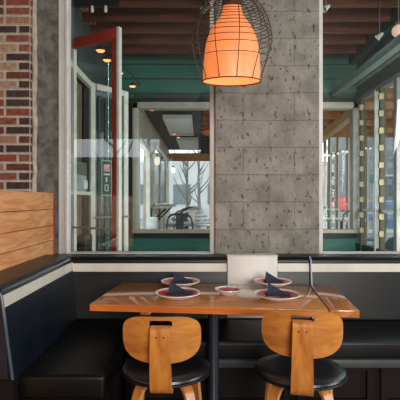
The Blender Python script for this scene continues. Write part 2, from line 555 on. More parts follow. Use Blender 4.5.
# green board wall at the far side with the long window cut out
WX0, WX1, WZ0, WZ1 = -0.957, 2.243, 0.90, 2.76
bm = B()
z = 0.0
while z < PZ:
    z1 = min(z + 0.207, PZ)
    segs = [(PX0, PX1 + 0.1)]
    if z1 > WZ0 + 0.01 and z < WZ1 - 0.01:
        segs = [(PX0, WX0)]
    for a, b_ in segs:
        zz0, zz1 = z, z1
        box(bm, a, b_, PY1, PY1 + 0.06, zz0 + 0.004, zz1 - 0.008, bev=0.006, seg=1)
    z = z1
gw = struct('wall_far', bm, M['green'])
bm = B()
box(bm, PX0, WX0, PY1 + 0.03, PY1 + 0.09, 0, PZ)
box(bm, WX0, PX1 + 0.1, PY1 + 0.03, PY1 + 0.09, WZ1, PZ)
box(bm, WX0, PX1 + 0.1, PY1 + 0.03, PY1 + 0.09, 0, WZ0)
obj('backing', bm, M['greendark'], gw)
obj('top_band', box(B(), PX0, PX1, PY1 - 0.02, PY1 + 0.02, PZ - 0.19, PZ - 0.08), M['greendark'], gw)
# far window frame
w3 = structure('window_3')
bm = B()
yy0, yy1 = PY1 - 0.05, PY1 + 0.10
box(bm, WX0, WX0 + 0.075, yy0, yy1, WZ0, WZ1, bev=0.005)
box(bm, WX1 - 0.07, WX1, yy0, yy1, WZ0, WZ1, bev=0.005)
box(bm, WX0, WX1, yy0, yy1, WZ1 - 0.09, WZ1, bev=0.005)
box(bm, WX0, WX1, yy0 - 0.02, yy1, WZ0, WZ0 + 0.05, bev=0.005)
obj('window_frame', bm, mat('beige_frame', srgb(176, 170, 158), 0.5), w3, True)
bm = B()
box(bm, WX0 - 0.07, WX0 - 0.003, yy0 + .02, yy0 + 0.1, WZ0 - .06, WZ1 + 0.06)
box(bm, WX0 - 0.003, WX1, yy0 + .02, yy0 + 0.1, WZ1 + 0.003, WZ1 + 0.06)
box(bm, WX0 - 0.003, WX1, yy0 + .02, yy0 + 0.1, WZ0 - 0.06, WZ0 - .003)
obj('window_surround', bm, M['black'], w3)
obj('window_pane', box(B(), WX0 + 0.075, WX1 - 0.07, PY1 + 0.02, PY1 + 0.026, WZ0 + 0.05, WZ1 - 0.09), M['glass_thin'], w3)

# left side wall of the entrance
bm = B()
box(bm, PX0 - 0.08, PX0, PY0, PY1, 2.74, PZ)
box(bm, PX0 - 0.08, PX0, 5.02, PY1, 0, 2.74)
box(bm, PX0 - 0.08, PX0, PY0, 5.02, 0, 0.5)
box(bm, PX0 - 0.6, PX0 - 0.5, PY0, 5.4, 0, PZ)
box(bm, PX0 - 0.6, PX0 - 0.08, PY0, 5.5, 2.95, 3.0)
box(bm, PX0 - 0.6, PX0 - 0.08, 5.4, 5.5, 0, 2.95)
box(bm, PX0 - 0.6, PX0 - 0.02, PY0 - 0.1, PY0, 0, 3.0)
struct('wall_entrance_left', bm, M['slate'])
obj_ = struct('trim_2', box(B(), PX0 - 0.02, PX0 + 0.03, PY0, 5.05, 2.70, 2.77, bev=0.004), M['frame_w'])
struct('trim_3', box(B(), PX0 - 0.02, PX0 + 0.03, PY0, 5.02, 1.425, 1.465, bev=0.004), M['frame_w'])
struct('trim_4', box(B(), PX0 - 0.02, PX0 + 0.07, PY0, PY1, PZ - 0.10, PZ - 0.0, bev=0.004), M['porchwood'])

# right side: glazed wall with posts
gw2 = structure('window_4')
bm = B()
box(bm, PX1 - 0.02, PX1 + 0.06, 3.80, 6.05, 2.74, 2.80)
obj('head_rail', bm, M['frame_g'], gw2)
bm = B(); box(bm, PX1 - 0.02, PX1 + 0.06, 3.80, 6.05, 0.70, 0.76)
obj('sill_rail', bm, M['greendark'], gw2)
obj('lower_panel', box(B(), PX1, PX1 + 0.05, 3.80, 6.05, 0, 0.70), M['greendark'], gw2)
obj('mid_rail', box(B(), PX1 - 0.01, PX1 + 0.03, 3.80, 5.95, 1.22, 1.25), M['frame_w'], gw2)
for (yc, wd, mm) in ((5.80, 0.05, M['postbrown']), (5.32, 0.03, M['frame_w']), (5.17, 0.05, M['postbrown']), (4.76, 0.08, M['frame_g'])):
    obj('post', box(B(), PX1 - 0.03, PX1 + 0.03, yc - wd / 2, yc + wd / 2, 0, 2.76, bev=0.003), mm, gw2)
obj('pane', box(B(), PX1 + 0.012, PX1 + 0.018, 3.82, 6.0, 0.76, 2.74), M['glass_side'], gw2)
for yc in (5.80, 5.17):
    for k in range(9):
        obj('clamp_block', box(B(), PX1 - 0.065, PX1 - 0.008, yc - 0.075, yc - 0.026, 0.92 + k * 0.21, 0.92 + k * 0.21 + 0.07, bev=0.006), M['creamblock'], gw2)
struct('wall_entrance_right', box(B(), PX1, PX1 + 0.1, 3.80, 6.1, 2.80, PZ), M['greendark'])
struct('trim_5', box(B(), PX1 - 0.12, PX1, 3.80, 6.0, 3.30, 3.44), M['greendark'])
struct('trim_6', box(B(), PX1 - 0.05, PX1, 3.80, 6.0, 2.98, 3.03), M['frame_g'])

# red door standing open
d1 = structure('door_1', (PX0 + 0.02, 4.23, 0))
dx, dy = 0.533, -0.30
wd = math.hypot(dx, dy)
d1.rotation_euler = (0, 0, math.atan2(dy, dx))
bm = B()
zt = 2.985
box(bm, 0, wd, -0.02, 0.02, zt - 0.10, zt, bev=0.003)
box(bm, wd - 0.072, wd - 0.012, -0.02, 0.02, 0.0, zt - 0.10, bev=0.003)
box(bm, 0.0, wd - 0.07, -0.02, 0.02, 0, 0.2, bev=0.003)
obj('door_frame', bm, M['red'], d1, True)
obj('door_edge', box(B(), wd - 0.012, wd + 0.014, -0.022, 0.022, 0, zt), M['frame_w'], d1)
obj('hinge_post', box(B(), 0.0, 0.03, 0.0, 0.035, 0.2, zt - 0.10), M['frame_w'], d1)
obj('door_pane', box(B(), 0.03, wd - 0.07, -0.003, 0.003, 0.2, zt - 0.10), M['glass_thin'], d1)
bm = B()
tube(bm, [(0.05, -0.05, 1.10), (wd - 0.04, -0.05, 1.10)], 0.010)
tube(bm, [(0.08, -0.05, 1.10), (0.08, 0, 1.10)], 0.008); tube(bm, [(wd - 0.06, -0.05, 1.10), (wd - 0.06, 0, 1.10)], 0.008)
obj('push_bar', bm, M['steel'], d1, True)

# white door ajar further in
d2 = structure('door_2', (PX0 + 0.01, 5.0, 0))
dx, dy = 0.36, 0.44
wd2 = math.hypot(dx, dy)
d2.rotation_euler = (0, 0, math.atan2(dy, dx))
zt = 2.77
bm = B()
box(bm, -0.012, 0.055, -0.02, 0.02, 0, zt, bev=0.003)
box(bm, wd2 - 0.07, wd2, -0.02, 0.02, 0, zt, bev=0.003)
box(bm, 0.075, wd2 - 0.07, -0.02, 0.02, zt - 0.07, zt, bev=0.003)
box(bm, 0.075, wd2 - 0.07, -0.02, 0.02, 0, 0.25, bev=0.003)
obj('door_frame', bm, M['frame_w'], d2, True)
bm = B()
box(bm, 0.10, 0.13, -0.012, 0.012, 0.25, zt - 0.14); box(bm, 0.13, 0.20, -0.012, 0.012, zt - 0.17, zt - 0.14); box(bm, 0.20, 0.24, -0.012, 0.012, 0.25, zt - 0.14)
obj('glazing_bar', bm, M['greendark'], d2)
obj('door_pane', box(B(), 0.075, wd2 - 0.07, -0.003, 0.003, 0.25, zt - 0.07), M['glass_thin'], d2)
bm = B(); tube(bm, [(0.03, -0.05, 1.16), (wd2 - 0.01, -0.05, 1.16)], 0.012); tube(bm, [(0.06, -0.05, 1.16), (0.06, 0, 1.16)], .008)
obj('push_bar', bm, M['steel'], d2, True)

# ================================================================== STRUCTURE: porch and street beyond
struct('wall_porch_left', box(box(box(B(), -1.12, -1.02, 6.12, 6.95, 0, 3.0), -1.12, -1.02, 8.3, 14.0, 0, 3.0), -1.12, -1.02, 6.95, 8.3, 2.35, 3.0), M['beige'])
struct('ceiling_porch', box(B(), -1.2, 1.6, 6.12, 13.7, 3.0, 3.08), M['porchdark'])
struct('ceiling_porch_right', box(B(), 1.6, 5.2, 6.12, 10.6, 3.0, 3.08), M['porchwood'])
struct('ground', box(B(), -40, 60, 13.8, 90, -0.75, -0.6), M['ground'])
struct('ground_side', box(B(), 5.0, 60, 3.0, 13.8, -0.75, -0.6), M['ground'])
struct('ground_back', box(B(), -30, 30, -40, -3.2, -0.75, -0.6), M['ground'])
struct('floor_porch', box(B(), 2.34, 5.0, 3.78, 13.8, -0.12, -0.02), M['ground'])
d3 = structure('door_3')
bm = B()
box(bm, -1.06, -0.99, 6.88, 6.96, 0, 2.40); box(bm, -1.06, -0.99, 8.26, 8.36, 0, 2.40); box(bm, -1.06, -0.99, 6.88, 8.36, 2.32, 2.42)
obj('door_frame', bm, M['frame_w'], d3)
w5 = structure('window_5')
bm = B()
box(bm, -1.04, -0.99, 9.2, 9.3, 1.25, 2.62); box(bm, -1.04, -0.99, 12.3, 12.42, 1.25, 2.62)
box(bm, -1.04, -0.99, 9.2, 12.4, 2.55, 2.64); box(bm, -1.04, -0.99, 9.2, 12.4, 1.22, 1.29); box(bm, -1.04, -0.99, 10.6, 10.68, 1.25, 2.6)
obj('window_frame', bm, M['frame_w'], w5)
obj('window_pane', box(B(), -1.03, -1.015, 9.3, 12.3, 1.29, 2.55), M['darkglass'], w5)
# header beam at the porch end, ceiling joists of the porch
struct('trim_7', box(B(), -1.1, 1.6, 13.5, 13.62, 2.62, 2.88, bev=.005), M['porchwood'])
# ================================================================== BANQUETTES
def back_prof(y0, y1, yb, z0, zt):
    """side profile of an upholstered back: face bottom (y0), face top (y1), rear (yb)"""
    out = [(yb, z0), (y0, z0)]
    out += [(y0 + (y1 - y0) * t, z0 + (zt - 0.035 - z0) * t) for t in (0.0, 0.5, 1.0)][1:]
    for k in range(1, 6):
        a = PI - k * PI / 2 / 5
        out.append((y1 + 0.035 + 0.035 * math.cos(a), zt - 0.035 + 0.035 * math.sin(a)))
    out.append((yb, zt - 0.004))
    return out

def rear_back(x0, x1, label, yo=0.0, m='vinyl'):
    t = thing('banquette', label, 'bench back', ((x0 + x1) / 2, 3.21 + yo, 0.46), 0, 'upholstered backs of the rear bench')
    ox, oy, oz = t.location
    prof = back_prof(0, 0.06, 0.30 - yo, 0.0, 0.925 - oz)
    hw = (x1 - x0) / 2 - 0.002
    bm = prism_x(B(), prof, -hw, hw)
    up_ = obj('upholstery', bm, M[m], t, True)
    # cream stripe follows the leaning face
    fy = lambda z: 0.06 * (z / (0.925 - oz - 0.035))
    a, b_ = 0.815 - oz, 0.877 - oz
    prof = [(fy(a) - 0.004, a), (fy(b_) - 0.004, b_), (fy(b_) + 0.01, b_), (fy(a) + 0.01, a)]
    obj('cream_stripe', prism_x(B(), prof, -hw - .001, hw + .001), M['cream'], t)
    obj('piping', tube(B(), [(-hw, -0.002, 0.003), (hw, -0.002, 0.003)], 0.005, 6), M['black'], up_, True)
    obj('piping', tube(B(), [(-hw - .001, fy(b_ + .004), b_ + .004), (hw + .001, fy(b_ + .004), b_ + .004)], 0.003, 6), M['black'], up_, True)
    return t
rear_back(-1.195, 0.208, 'long black back of the rear bench with cream stripe, left of the white panel')
rear_back(0.602, 0.848, 'short black bench back with cream stripe, right beside the white panel')
tc_ = rear_back(0.856, 3.4, 'long black bench back with cream stripe under the right window', -0.012)
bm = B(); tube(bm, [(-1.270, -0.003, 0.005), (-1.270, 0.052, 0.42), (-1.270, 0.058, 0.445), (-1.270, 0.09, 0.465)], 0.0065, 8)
obj('end_piping', bm, mat('sheen_piping', srgb(170, 184, 196), 0.3), tc_, True)  # pale colour carries the bluish highlight on the end edge

# white access panel in the middle of the bench
t = thing('service_hatch', 'plain white panel set into the rear bench below the concrete pillar', 'panel', (0.405, 3.24, 0.46))
bm = B(); box(bm, -0.193, 0.193, 0.0, 0.12, 0.0, 0.475, bev=0.004)
obj('panel_face', bm, M['whitepanel'], t, True)
bm = B(); box(bm, -0.196, 0.196, -0.004, 0.125, 0.475, 0.483, bev=0.002)
obj('panel_cap', bm, M['whitepanel'], t)

# rear seat
t = thing('long_bench', 'black vinyl seat of the rear bench running behind the table', 'bench', (0, 2.95, 0))
bm = B(); box(bm, -0.488, 3.4, -0.245, 0.26, 0.335, 0.458, bev=0.022, seg=4)
cu_ = obj('seat_cushion', bm, M['vinyl'], t, True)
for z_ in (0.452, 0.343): obj('piping', tube(B(), [(-0.48, -0.243, z_), (3.4, -0.243, z_)], 0.005, 6), M['iron'], cu_, True)
obj('trim_rail', box(B(), -0.488, 3.4, -0.235, -0.19, 0.283, 0.334, bev=0.003), M['greytrim'], t, True)
bm = B(); box(bm, -0.488, 3.4, -0.17, 0.26, 0.0, 0.333)
obj('base', bm, M['darkbase'], t)
for k in range(7):
    x0 = -0.46 + k * 0.55
    bm = B()
    box(bm, x0, x0 + 0.035, -0.19, -0.17, 0.03, 0.283); box(bm, x0 + 0.46, x0 + 0.495, -0.19, -0.17, 0.03, 0.283)
    box(bm, x0 + 0.035, x0 + 0.46, -0.19, -0.17, 0.03, 0.06); box(bm, x0 + 0.035, x0 + 0.46, -0.19, -0.17, 0.25, 0.283)
    obj('base_frame', bm, M['darkbase'], t)

# left bench
t = thing('side_bench', 'black vinyl bench with a cream stripe against the cedar partition', 'bench', (-0.98, 2.66, 0))
ox = -0.98
y0, y1 = 2.10 - 2.66, 3.208 - 2.66
zt = 0.935
pr_ = [(-1.195 - ox, 0.46), (-0.94 - ox, 0.46), (-0.968 - ox, 0.68), (-0.996 - ox, zt - 0.04)]
for k in range(1, 6):
    a = k * PI / 2 / 5
    pr_.append((-0.996 - 0.04 - ox + 0.04 * math.cos(a), zt - 0.04 + 0.04 * math.sin(a)))
pr_.append((-1.195 - ox, zt + 0.012))
bm = prism_y(B(), pr_, y0, y1)
for v in bm.verts:
    if abs(v.co.y - y1) < 1e-4: v.co.y += 0.06 * (v.co.z - 0.46) / 0.43
es = [e for e in bm.edges if abs(e.verts[0].co.y - y0) < 1e-4 and abs(e.verts[1].co.y - y0) < 1e-4]
bmesh.ops.bevel(bm, geom=es, offset=0.018, segments=3, affect='EDGES')
bk_ = obj('backrest', bm, M['vinyl_blue'], t, True)
fx = lambda z: -0.94 - 0.056 * (z - 0.46) / (zt - 0.04 - 0.46) - ox
za, zb = 0.828, 0.888
sp_ = [(fx(za) + 0.004, za), (fx(zb) + 0.004, zb), (fx(zb) - 0.02, zb), (fx(za) - 0.02, za)]
obj('cream_stripe', prism_y(B(), sp_, y0 + 0.012, 3.266 - 2.66), M['cream'], t)
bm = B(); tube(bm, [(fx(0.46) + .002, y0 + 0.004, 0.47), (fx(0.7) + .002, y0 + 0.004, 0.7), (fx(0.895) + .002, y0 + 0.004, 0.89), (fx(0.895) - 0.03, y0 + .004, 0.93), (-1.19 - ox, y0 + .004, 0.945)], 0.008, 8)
obj('piping', bm, mat('blue_sheen_piping', srgb(60, 76, 92), 0.3), bk_, True)  # bluish tint paints the highlight along the rounded bench end
bm = tube(B(), [(fx(zb + .004), y0 + .01, zb + .004), (fx(zb + .004), 3.266 - 2.66, zb + .004)], 0.003, 6)
obj('stripe_piping', bm, M['black'], bk_, True)
bm = B(); box(bm, -0.955 - ox, -0.49 - ox, 2.17 - 2.66, 3.205 - 2.66, 0.33, 0.462, bev=0.022, seg=4)
obj('seat_cushion', bm, M['vinyl'], t, True)
bm = B(); box(bm, -1.195 - ox, -0.53 - ox, 2.20 - 2.66, 3.20 - 2.66, 0, 0.33); box(bm, -1.195 - ox, -0.94 - ox, 2.11 - 2.66, 2.20 - 2.66, 0, 0.46)
obj('base', bm, M['darkbase'], t)

# ================================================================== TABLE
TH = math.atan2(42, 420)
tx, ty = 0.055, 2.80
ux, uy = math.cos(TH), -math.sin(TH)
# local frame: x along the table (towards the right, nearer), y away
c1 = Vector((-0.659, 2.504)); c2 = Vector((0.726, 2.363)); c3 = Vector((0.891, 2.346))
dirx = (c3 - c1).normalized(); rot = math.atan2(dirx.y, dirx.x)
diry = Vector((-dirx.y, dirx.x))
L1, L2, W = (c2 - c1).length, (c3 - c1).length, 0.675
ctr = c1 + dirx * (L1 / 2) + diry * (W / 2)
t = thing('dining_table', 'varnished orange wood table with an end leaf and one dark pedestal', 'table', (ctr.x, ctr.y, 0), rot)
obj('tabletop', box(B(), -L1 / 2, L1 / 2 - 0.002, -W / 2, W / 2, 0.708, 0.75, bev=0.004), M['table'], t, True)
obj('edge_strip', box(B(), -L1 / 2 + .004, L1 / 2 - 0.004, -W / 2 - 0.003, -W / 2 + 0.0, 0.7105, 0.7475), M['table_edge'], t)
lf = obj('table_leaf', box(B(), L1 / 2 + 0.005, L2 - L1 / 2, -W / 2 - 0.003, W / 2, 0.711, 0.753, bev=0.004), M['leaf'], t, True)
bm = B(); lathe(bm, [(0, 0.01), (0.05, 0.01), (0.036, 0.03), (0.034, 0.66), (0.034, 0.69), (0, 0.69)], 32, c=(0.03, -0.145, 0))
obj('pedestal', bm, M['iron'], t, True)
bm = B(); box(bm, -0.30, 0.30, -0.03, 0.03, 0.688, 0.708); box(bm, 0.02, 0.08, -0.25, 0.25, 0.688, 0.708)
obj('support_bracket', bm, M['iron'], t)
obj('floor_plate', box(B(), -0.22, 0.32, -0.34, -0.09, 0.0, 0.012, bev=0.004), M['iron'], t, True)
bm = B(); box(bm, -0.39, -0.33, -W / 2 + 0.01, -W / 2 + 0.06, 0.69, 0.708, bev=0.004)
obj('latch', bm, M['ply'], t, True)

# ---- plates and napkins
def plate_bm(R, glaze_r):
    bm = B()
    prof = [(0, 0.004), (R * 0.50, 0.004), (R * 0.53, 0.0), (R * 0.60, 0.0), (R * 0.68, 0.008), (R * 0.92, 0.024), (R, 0.031), (R * 0.99, 0.035),
            (R * 0.93, 0.0325), (R * glaze_r, 0.028), (R * 0.55, 0.014), (R * 0.3, 0.0125), (0, 0.0125)]
    mis = [0] * 9 + [1, 1, 1]
    lathe(bm, prof, 48, mis=mis)
    return bm
plates = [((178, 297.5), 0.146, 'white rimmed plate with red glaze, left side of the table, nearer one', 'napkin_1'),
          ((180.5, 285.5), 0.142, 'white rimmed plate with red glaze, left side of the table, farther one', ''),
          ((277, 299), 0.146, 'white rimmed plate with red glaze, right side of the table, nearer one', ''),
          ((273, 285.5), 0.136, 'white rimmed plate with red glaze, right side of the table, farther one', '')]
def tpt(px, py, z=0.75):
    Y = (H - z) * F / (py - 200)
    return (px - 200) / F * Y, Y
def napkin_bm():
    bm = B()
    # folded flat layers
    for k, (a, b_, h0, h1) in enumerate(((-0.070, 0.088, 0.010, 0.016), (-0.062, 0.080, 0.016, 0.022))):
        box(bm, a, b_, -0.040 + k * .004, 0.034, h0, h1, bev=0.003)
    # standing peak: a folded triangular fin, sloping down to the right
    z0 = 0.022
    P = [(-0.060, -0.040, z0), (0.062, -0.034, z0), (0.070, 0.020, z0), (-0.050, 0.034, z0), (-0.054, -0.008, z0 + 0.070), (-0.030, -0.004, z0 + 0.054), (0.030, -0.006, z0 + 0.020)]
    v = [bm.verts.new(p) for p in P]
    for f in ((0, 1, 6), (0, 6, 5), (0, 5, 4), (3, 6, 2), (3, 5, 6), (3, 4, 5), (0, 4, 3), (1, 2, 6), (0, 3, 2, 1)):
        bm.faces.new([v[i] for i in f])
    return bm
pl0 = None; np0 = None
for i, ((px, py), R, lab, _) in enumerate(plates):
    X, Y = tpt(px, py)
    if pl0 is None:
        pl0 = p = obj('plate', plate_bm(0.146, 0.88), [M['china'], M['red_glaze']], None, True)
        np0 = n_ = obj('napkin', napkin_bm(), M['napkin'], None)
    else:
        p = pl0.copy(); C.objects.link(p)
        n_ = np0.copy(); C.objects.link(n_)
    p.location = (X, Y, 0.7515); s = R / 0.146; p.scale = (s, s, 1)
    tag(p, lab, 'plate', 'red and white plates on the table')
    n_.location = (X + (0.004 if i < 2 else -0.004), Y, 0.7645); n_.scale = (s, s, 1); n_.rotation_euler = (0, 0, (-0.1, 0.05, -0.05, 0.08)[i])
    side = 'left' if i < 2 else 'right'
    nf = 'nearer' if i % 2 == 0 else 'farther'
    tag(n_, 'navy cloth napkin folded to a peak on the %s %s-hand plate' % (nf, side), 'napkin', 'folded navy napkins')
X, Y = tpt(228.5, 294)
p = obj('saucer', plate_bm(0.090, 0.80), [M['china'], M['pink_glaze']], None, True)
p.location = (X, Y, 0.7515)
tag(p, 'small white saucer with pink red centre in the middle of the table', 'saucer')

# ================================================================== CHAIRS
def chair(label, x, y, rz, dz=0.0):
    t = thing('dining_chair', label, 'chair', (x, y, 0), rz, 'bent plywood chairs at the table')
    # seat: round padded disc, slightly wider than deep
    bm = B()
    prof = [(0, 0.452), (0.90, 0.452), (0.97, 0.456), (1.0, 0.465), (0.985, 0.475), (0.93, 0.482), (0.7, 0.484), (0, 0.478)]
    seg = 64
    lathe(bm, prof, seg)
    for v in bm.verts:
        rx, ry = 0.238, 0.212
        v.co.x *= rx * (1.0 + 0.05 * v.co.y); v.co.y *= ry
    se_ = obj('seat', bm, M['seat_vinyl'], t, True)
    obj('seat_rim', tube(B(), [(0.237 * (1 + .05 * math.sin(a)) * math.cos(a), 0.211 * math.sin(a), 0.454) for a in [2 * PI * k / 64 for k in range(64)]], 0.006, 6, closed=True), M['black'], se_, True)
    # backrest annulus around the hand slot
    N, RR = 72, 10
    bm = B()
    rings = []
    for r in range(RR + 1):
        f = r / RR
        ring = []
        for k in range(N):
            a = 2 * PI * k / N
            ca, sa = math.cos(a), math.sin(a)
            e = 3.6 if sa > 0 else 2.7
            hx, hz = 0.202, (0.112 if sa > 0 else 0.122)
            rad = (abs(ca) ** e + abs(sa) ** e) ** (-1 / e)
            ox_, oz_ = hx * ca * rad, hz * sa * rad
            e2 = 5
            rad2 = (abs(ca) ** e2 + abs(sa) ** e2) ** (-1 / e2)
            ix, iz = 0.056 * ca * rad2, 0.078 + 0.017 * sa * rad2
            X_, Z_ = ix + (ox_ - ix) * f, iz + (oz_ - iz) * f
            ring.append((X_, Z_))
        rings.append(ring)
    def bend(X_, Z_, off):
        Rr = 0.36
        th_ = X_ / Rr
        yy = Rr - (Rr - off) * math.cos(th_)
        return Vector(((Rr - off) * math.sin(th_), yy - Z_ * 0.17, Z_))
    lay = []
    for off in (0.0, 0.011):
        lay.append([[bm.verts.new(bend(*q, off)) for q in ring] for ring in rings])
    for L_ in lay:
        for r in range(RR):
            for k in range(N):
                bm.faces.new((L_[r][k], L_[r][(k + 1) % N], L_[r + 1][(k + 1) % N], L_[r + 1][k]))
    for r in (0, RR):
        for k in range(N):
            f = bm.faces.new((lay[0][r][k], lay[0][r][(k + 1) % N], lay[1][r][(k + 1) % N], lay[1][r][k])); f.material_index = 1
    bo = obj('backrest', bm, [M['ply_h'], M['ply_edge']], t, True)
    bo.location = (0, -0.262, 0.722 + dz)
    # spine: comes through the slot, down the rear, under the seat
    yb = -0.262
    path = smooth_path([(0, yb + 0.018, 0.760), (0, yb + 0.008, 0.779), (0, yb - 0.014, 0.785), (0, yb - 0.032, 0.770), (0, yb - 0.030, 0.70), (0, yb - 0.018, 0.60), (0, yb + 0.002, 0.50),
                        (0, yb + 0.022, 0.452), (0, yb + 0.06, 0.432), (0, yb + 0.13, 0.434), (0, yb + 0.28, 0.436)], 6)
    path = [Vector((p_.x, p_.y, p_.z + dz * min(1, max(0, (p_.z - 0.5) / 0.2)))) for p_ in path]
    ws = [0.090 + 0.016 * min(1, max(0, (0.78 - p_.z) / 0.3)) for p_ in path]
    spn_ = obj('back_spine', ribbon(B(), path, ws, 0.014, (1, 0, 0), 0, 1), [M['ply'], M['ply_edge']], t, True)
    for sx in (-0.018, 0.018):
        bm = lathe(B(), [(0, 0.0), (0.0045, 0), (0.004, 0.003), (0, 0.004)], 12)
        for v in bm.verts: v.co = Vector((v.co.x + sx, yb - 0.0385 - v.co.z, v.co.y + 0.745 + dz))
        obj('screw', bm, M['black'], spn_, True)
    for sx in (-1, 1):
        for sy in (-1, 1):
            ang = (0.62 if sy < 0 else 0.75)
            dvx, dvy = math.sin(ang) * sx, math.cos(ang) * sy
            base = 0.03
            pth = smooth_path([(dvx * 0.02 + sx * 0.03, dvy * 0.02, 0.428), (dvx * 0.09 + sx * 0.03, dvy * 0.09, 0.428), (dvx * 0.145 + sx * 0.03, dvy * 0.145, 0.415), (dvx * 0.178 + sx * .03, dvy * 0.178, 0.37),
                               (dvx * 0.19 + sx * .03, dvy * 0.19, 0.30), (dvx * 0.215 + sx * .03, dvy * 0.215, 0.12), (dvx * 0.235 + sx * .03, dvy * 0.235, 0.0)], 6)
            sd = (-dvy, dvx, 0)
            obj('leg', ribbon(B(), pth, [0.062 - 0.022 * (i / (len(pth) - 1)) for i in range(len(pth))], 0.020, sd, 0, 1), [M['ply'], M['ply_edge']], t, True)
    return t
chair('bent plywood chair with round black seat, left of the two at the table', -0.182, 2.262, -0.02, -0.018)
chair('bent plywood chair with round black seat, right of the two, below the table leaf', 0.531, 2.235, -0.19, 0.016)

# ================================================================== PENDANT LAMP
LY = 2.65
lx = (231.5 - 200) / F * LY
def LZ(py): return H + (200 - py) * LY / F
zb = LZ(81)
t = thing('pendant_lamp', 'glowing orange bottle shaped pendant lamp inside a flared wire cage', 'lamp', (lx, LY, zb))
t.rotation_euler = (math.radians(7), 0, 0)
pxm = LY / F
prof_px = [(9.0, 73), (9.6, 68), (12, 62), (17.5, 56), (22.5, 47), (25.5, 38), (27.0, 28), (28.2, 16), (28.6, 7), (28.4, 0)]
prof = [(r * pxm, z * pxm * 0.97) for r, z in prof_px]
bm = B(); lathe(bm, smooth2 := [(r, z) for r, z in prof], 64)
sh = obj('lamp_shade', bm, M['shade'], t, True)
md = sh.modifiers.new('sub', 'SUBSURF'); md.levels = 1; md.render_levels = 2
bm = B(); lathe(bm, [(max(0.001, r - 0.004), z + 0.002) for r, z in prof], 64)
ins = obj('shade_lining', bm, M['shade_in'], t, True)
md = ins.modifiers.new('sub', 'SUBSURF'); md.levels = 1; md.render_levels = 2
bm = B(); lathe(bm, [(0, 0.30), (0.02, 0.30), (0.022, 0.26), (0.045, 0.20), (0.05, 0.17), (0.04, 0.135), (0, 0.12)], 24)
obj('light_bulb', bm, M['filament'], t, True)
bm = B(); lathe(bm, [(0, 84 * pxm), (0.012, 84 * pxm), (0.03, 80 * pxm), (0.062, 77 * pxm), (0.064, 72 * pxm), (0.055, 71 * pxm), (0, 71 * pxm)], 32)
obj('lamp_cap', bm, M['wire'], t, True)
# cage profile (radius, height) in lamp-local metres
cp = [(13, 81), (19, 78.5), (27, 72), (33.5, 62), (37.5, 51), (39.5, 41), (39.3, 34), (37, 24), (33.5, 13), (30.5, 4), (29.4, -1)]
cps = smooth_path([(r * pxm, 0, z * pxm) for r, z in cp], 6)
import bisect
def rad_at(z):
    for a, b_ in zip(cps[:-1], cps[1:]):
        if (a.z - z) * (b_.z - z) <= 0 and a.z != b_.z:
            return a.x + (b_.x - a.x) * (z - a.z) / (b_.z - a.z)
    return cps[-1].x
bm = B()
for k in range(11):
    a = -PI / 2 + 2 * PI * k / 11 + 0.10
    tube(bm, [(p_.x * math.cos(a), p_.x * math.sin(a), p_.z) for p_ in cps], 0.0030, 5)
for zpx in (79.5, 77.5, 75, 72.5, 70, 67.5, 65, 62.5, 60, 57.5, 55, 52, 49, 45.5, 41.5, 36.5, 30.5, 21.5):
    r_ = rad_at(zpx * pxm)
    tube(bm, [(r_ * math.cos(2 * PI * k / 48), r_ * math.sin(2 * PI * k / 48), zpx * pxm) for k in range(48)], 0.0023, 5, closed=True)
r_ = 29.2 * pxm
tube(bm, [(r_ * math.cos(2 * PI * k / 48), r_ * math.sin(2 * PI * k / 48), -0.5 * pxm) for k in range(48)], 0.004, 6, closed=True)
obj('wire_cage', bm, M['wire'], t, True)
zc_local = (ZC - zb)
bm = B(); tube(bm, [(0, 0, 82 * pxm), (0, 0.4 * 0.0 + 0.02, 0.75), (0, math.tan(math.radians(7)) * zc_local * 1.0, zc_local)], 0.006, 8)
obj('cord', bm, M['black'], t, True)
pl = bpy.data.lights.new('pendant_glow', 'POINT'); pl.energy = 1.0; pl.color = (1.0, 0.62, 0.36); pl.shadow_soft_size = 0.08
po = bpy.data.objects.new('pendant_glow', pl); C.objects.link(po); po.parent = t; po.location = (0, 0, 0.02)

# ================================================================== ENTRANCE THINGS
def P3(px, py, Y): return ((px - 200) / F * Y, Y, H + (200 - py) * Y / F)
# lamp reflections in the glass, built as copper pendants in a receding row
pn0 = None
labs = ['small glowing copper pendant nearest of the row, above the red door rail', 'small glowing copper pendant second in the row, behind the red stile',
        'small glowing copper pendant third in the row, just right of the red door', 'small glowing copper pendant fourth in the row, by the far window corner',
        'small glowing copper pendant fifth in the row, just inside the far window', 'small glowing copper pendant sixth in the row, below the porch ceiling',
        'tiny glowing copper pendant deep in the porch, second farthest', 'tiny glowing copper pendant deep in the porch, farthest']
for i, (px, py, Y) in enumerate(((100.5, 51, 4.2), (107, 60.5, 4.6), (119.5, 73.5, 5.0), (132.5, 86.5, 5.5), (145, 100, 6.5), (152, 110, 7.0), (174.5, 134, 9.6), (178.5, 137.5, 10.1))):
    if pn0 is None:
        pn0 = t = thing('small_pendant', labs[i], 'lamp', (0, 0, 0), 0, 'row of small copper pendants')
        bm = B(); lathe(bm, [(0.008, 0.05), (0.02, 0.045), (0.042, 0.02), (0.052, 0.0), (0.048, 0.0), (0.036, 0.02), (0.008, 0.04)], 24)
        obj('shade', bm, M['copper'], t, True)
        bm = B(); lathe(bm, [(0, -0.012), (0.03, -0.008), (0.044, 0.004), (0.03, 0.012), (0, 0.014)], 24)
        obj('bulb', bm, M['bulb'], t, True)
        bm = B(); tube(bm, [(0, 0, 0.045), (0, 0, 0.14)], 0.004, 6)
        obj('cord', bm, M['black'], t)
        cordz = 0.14
    else:
        t = copy_tree(pn0); t['label'] = labs[i]
    X, Y, Z = P3(px, py, Y)
    t.location = (X, Y, Z)
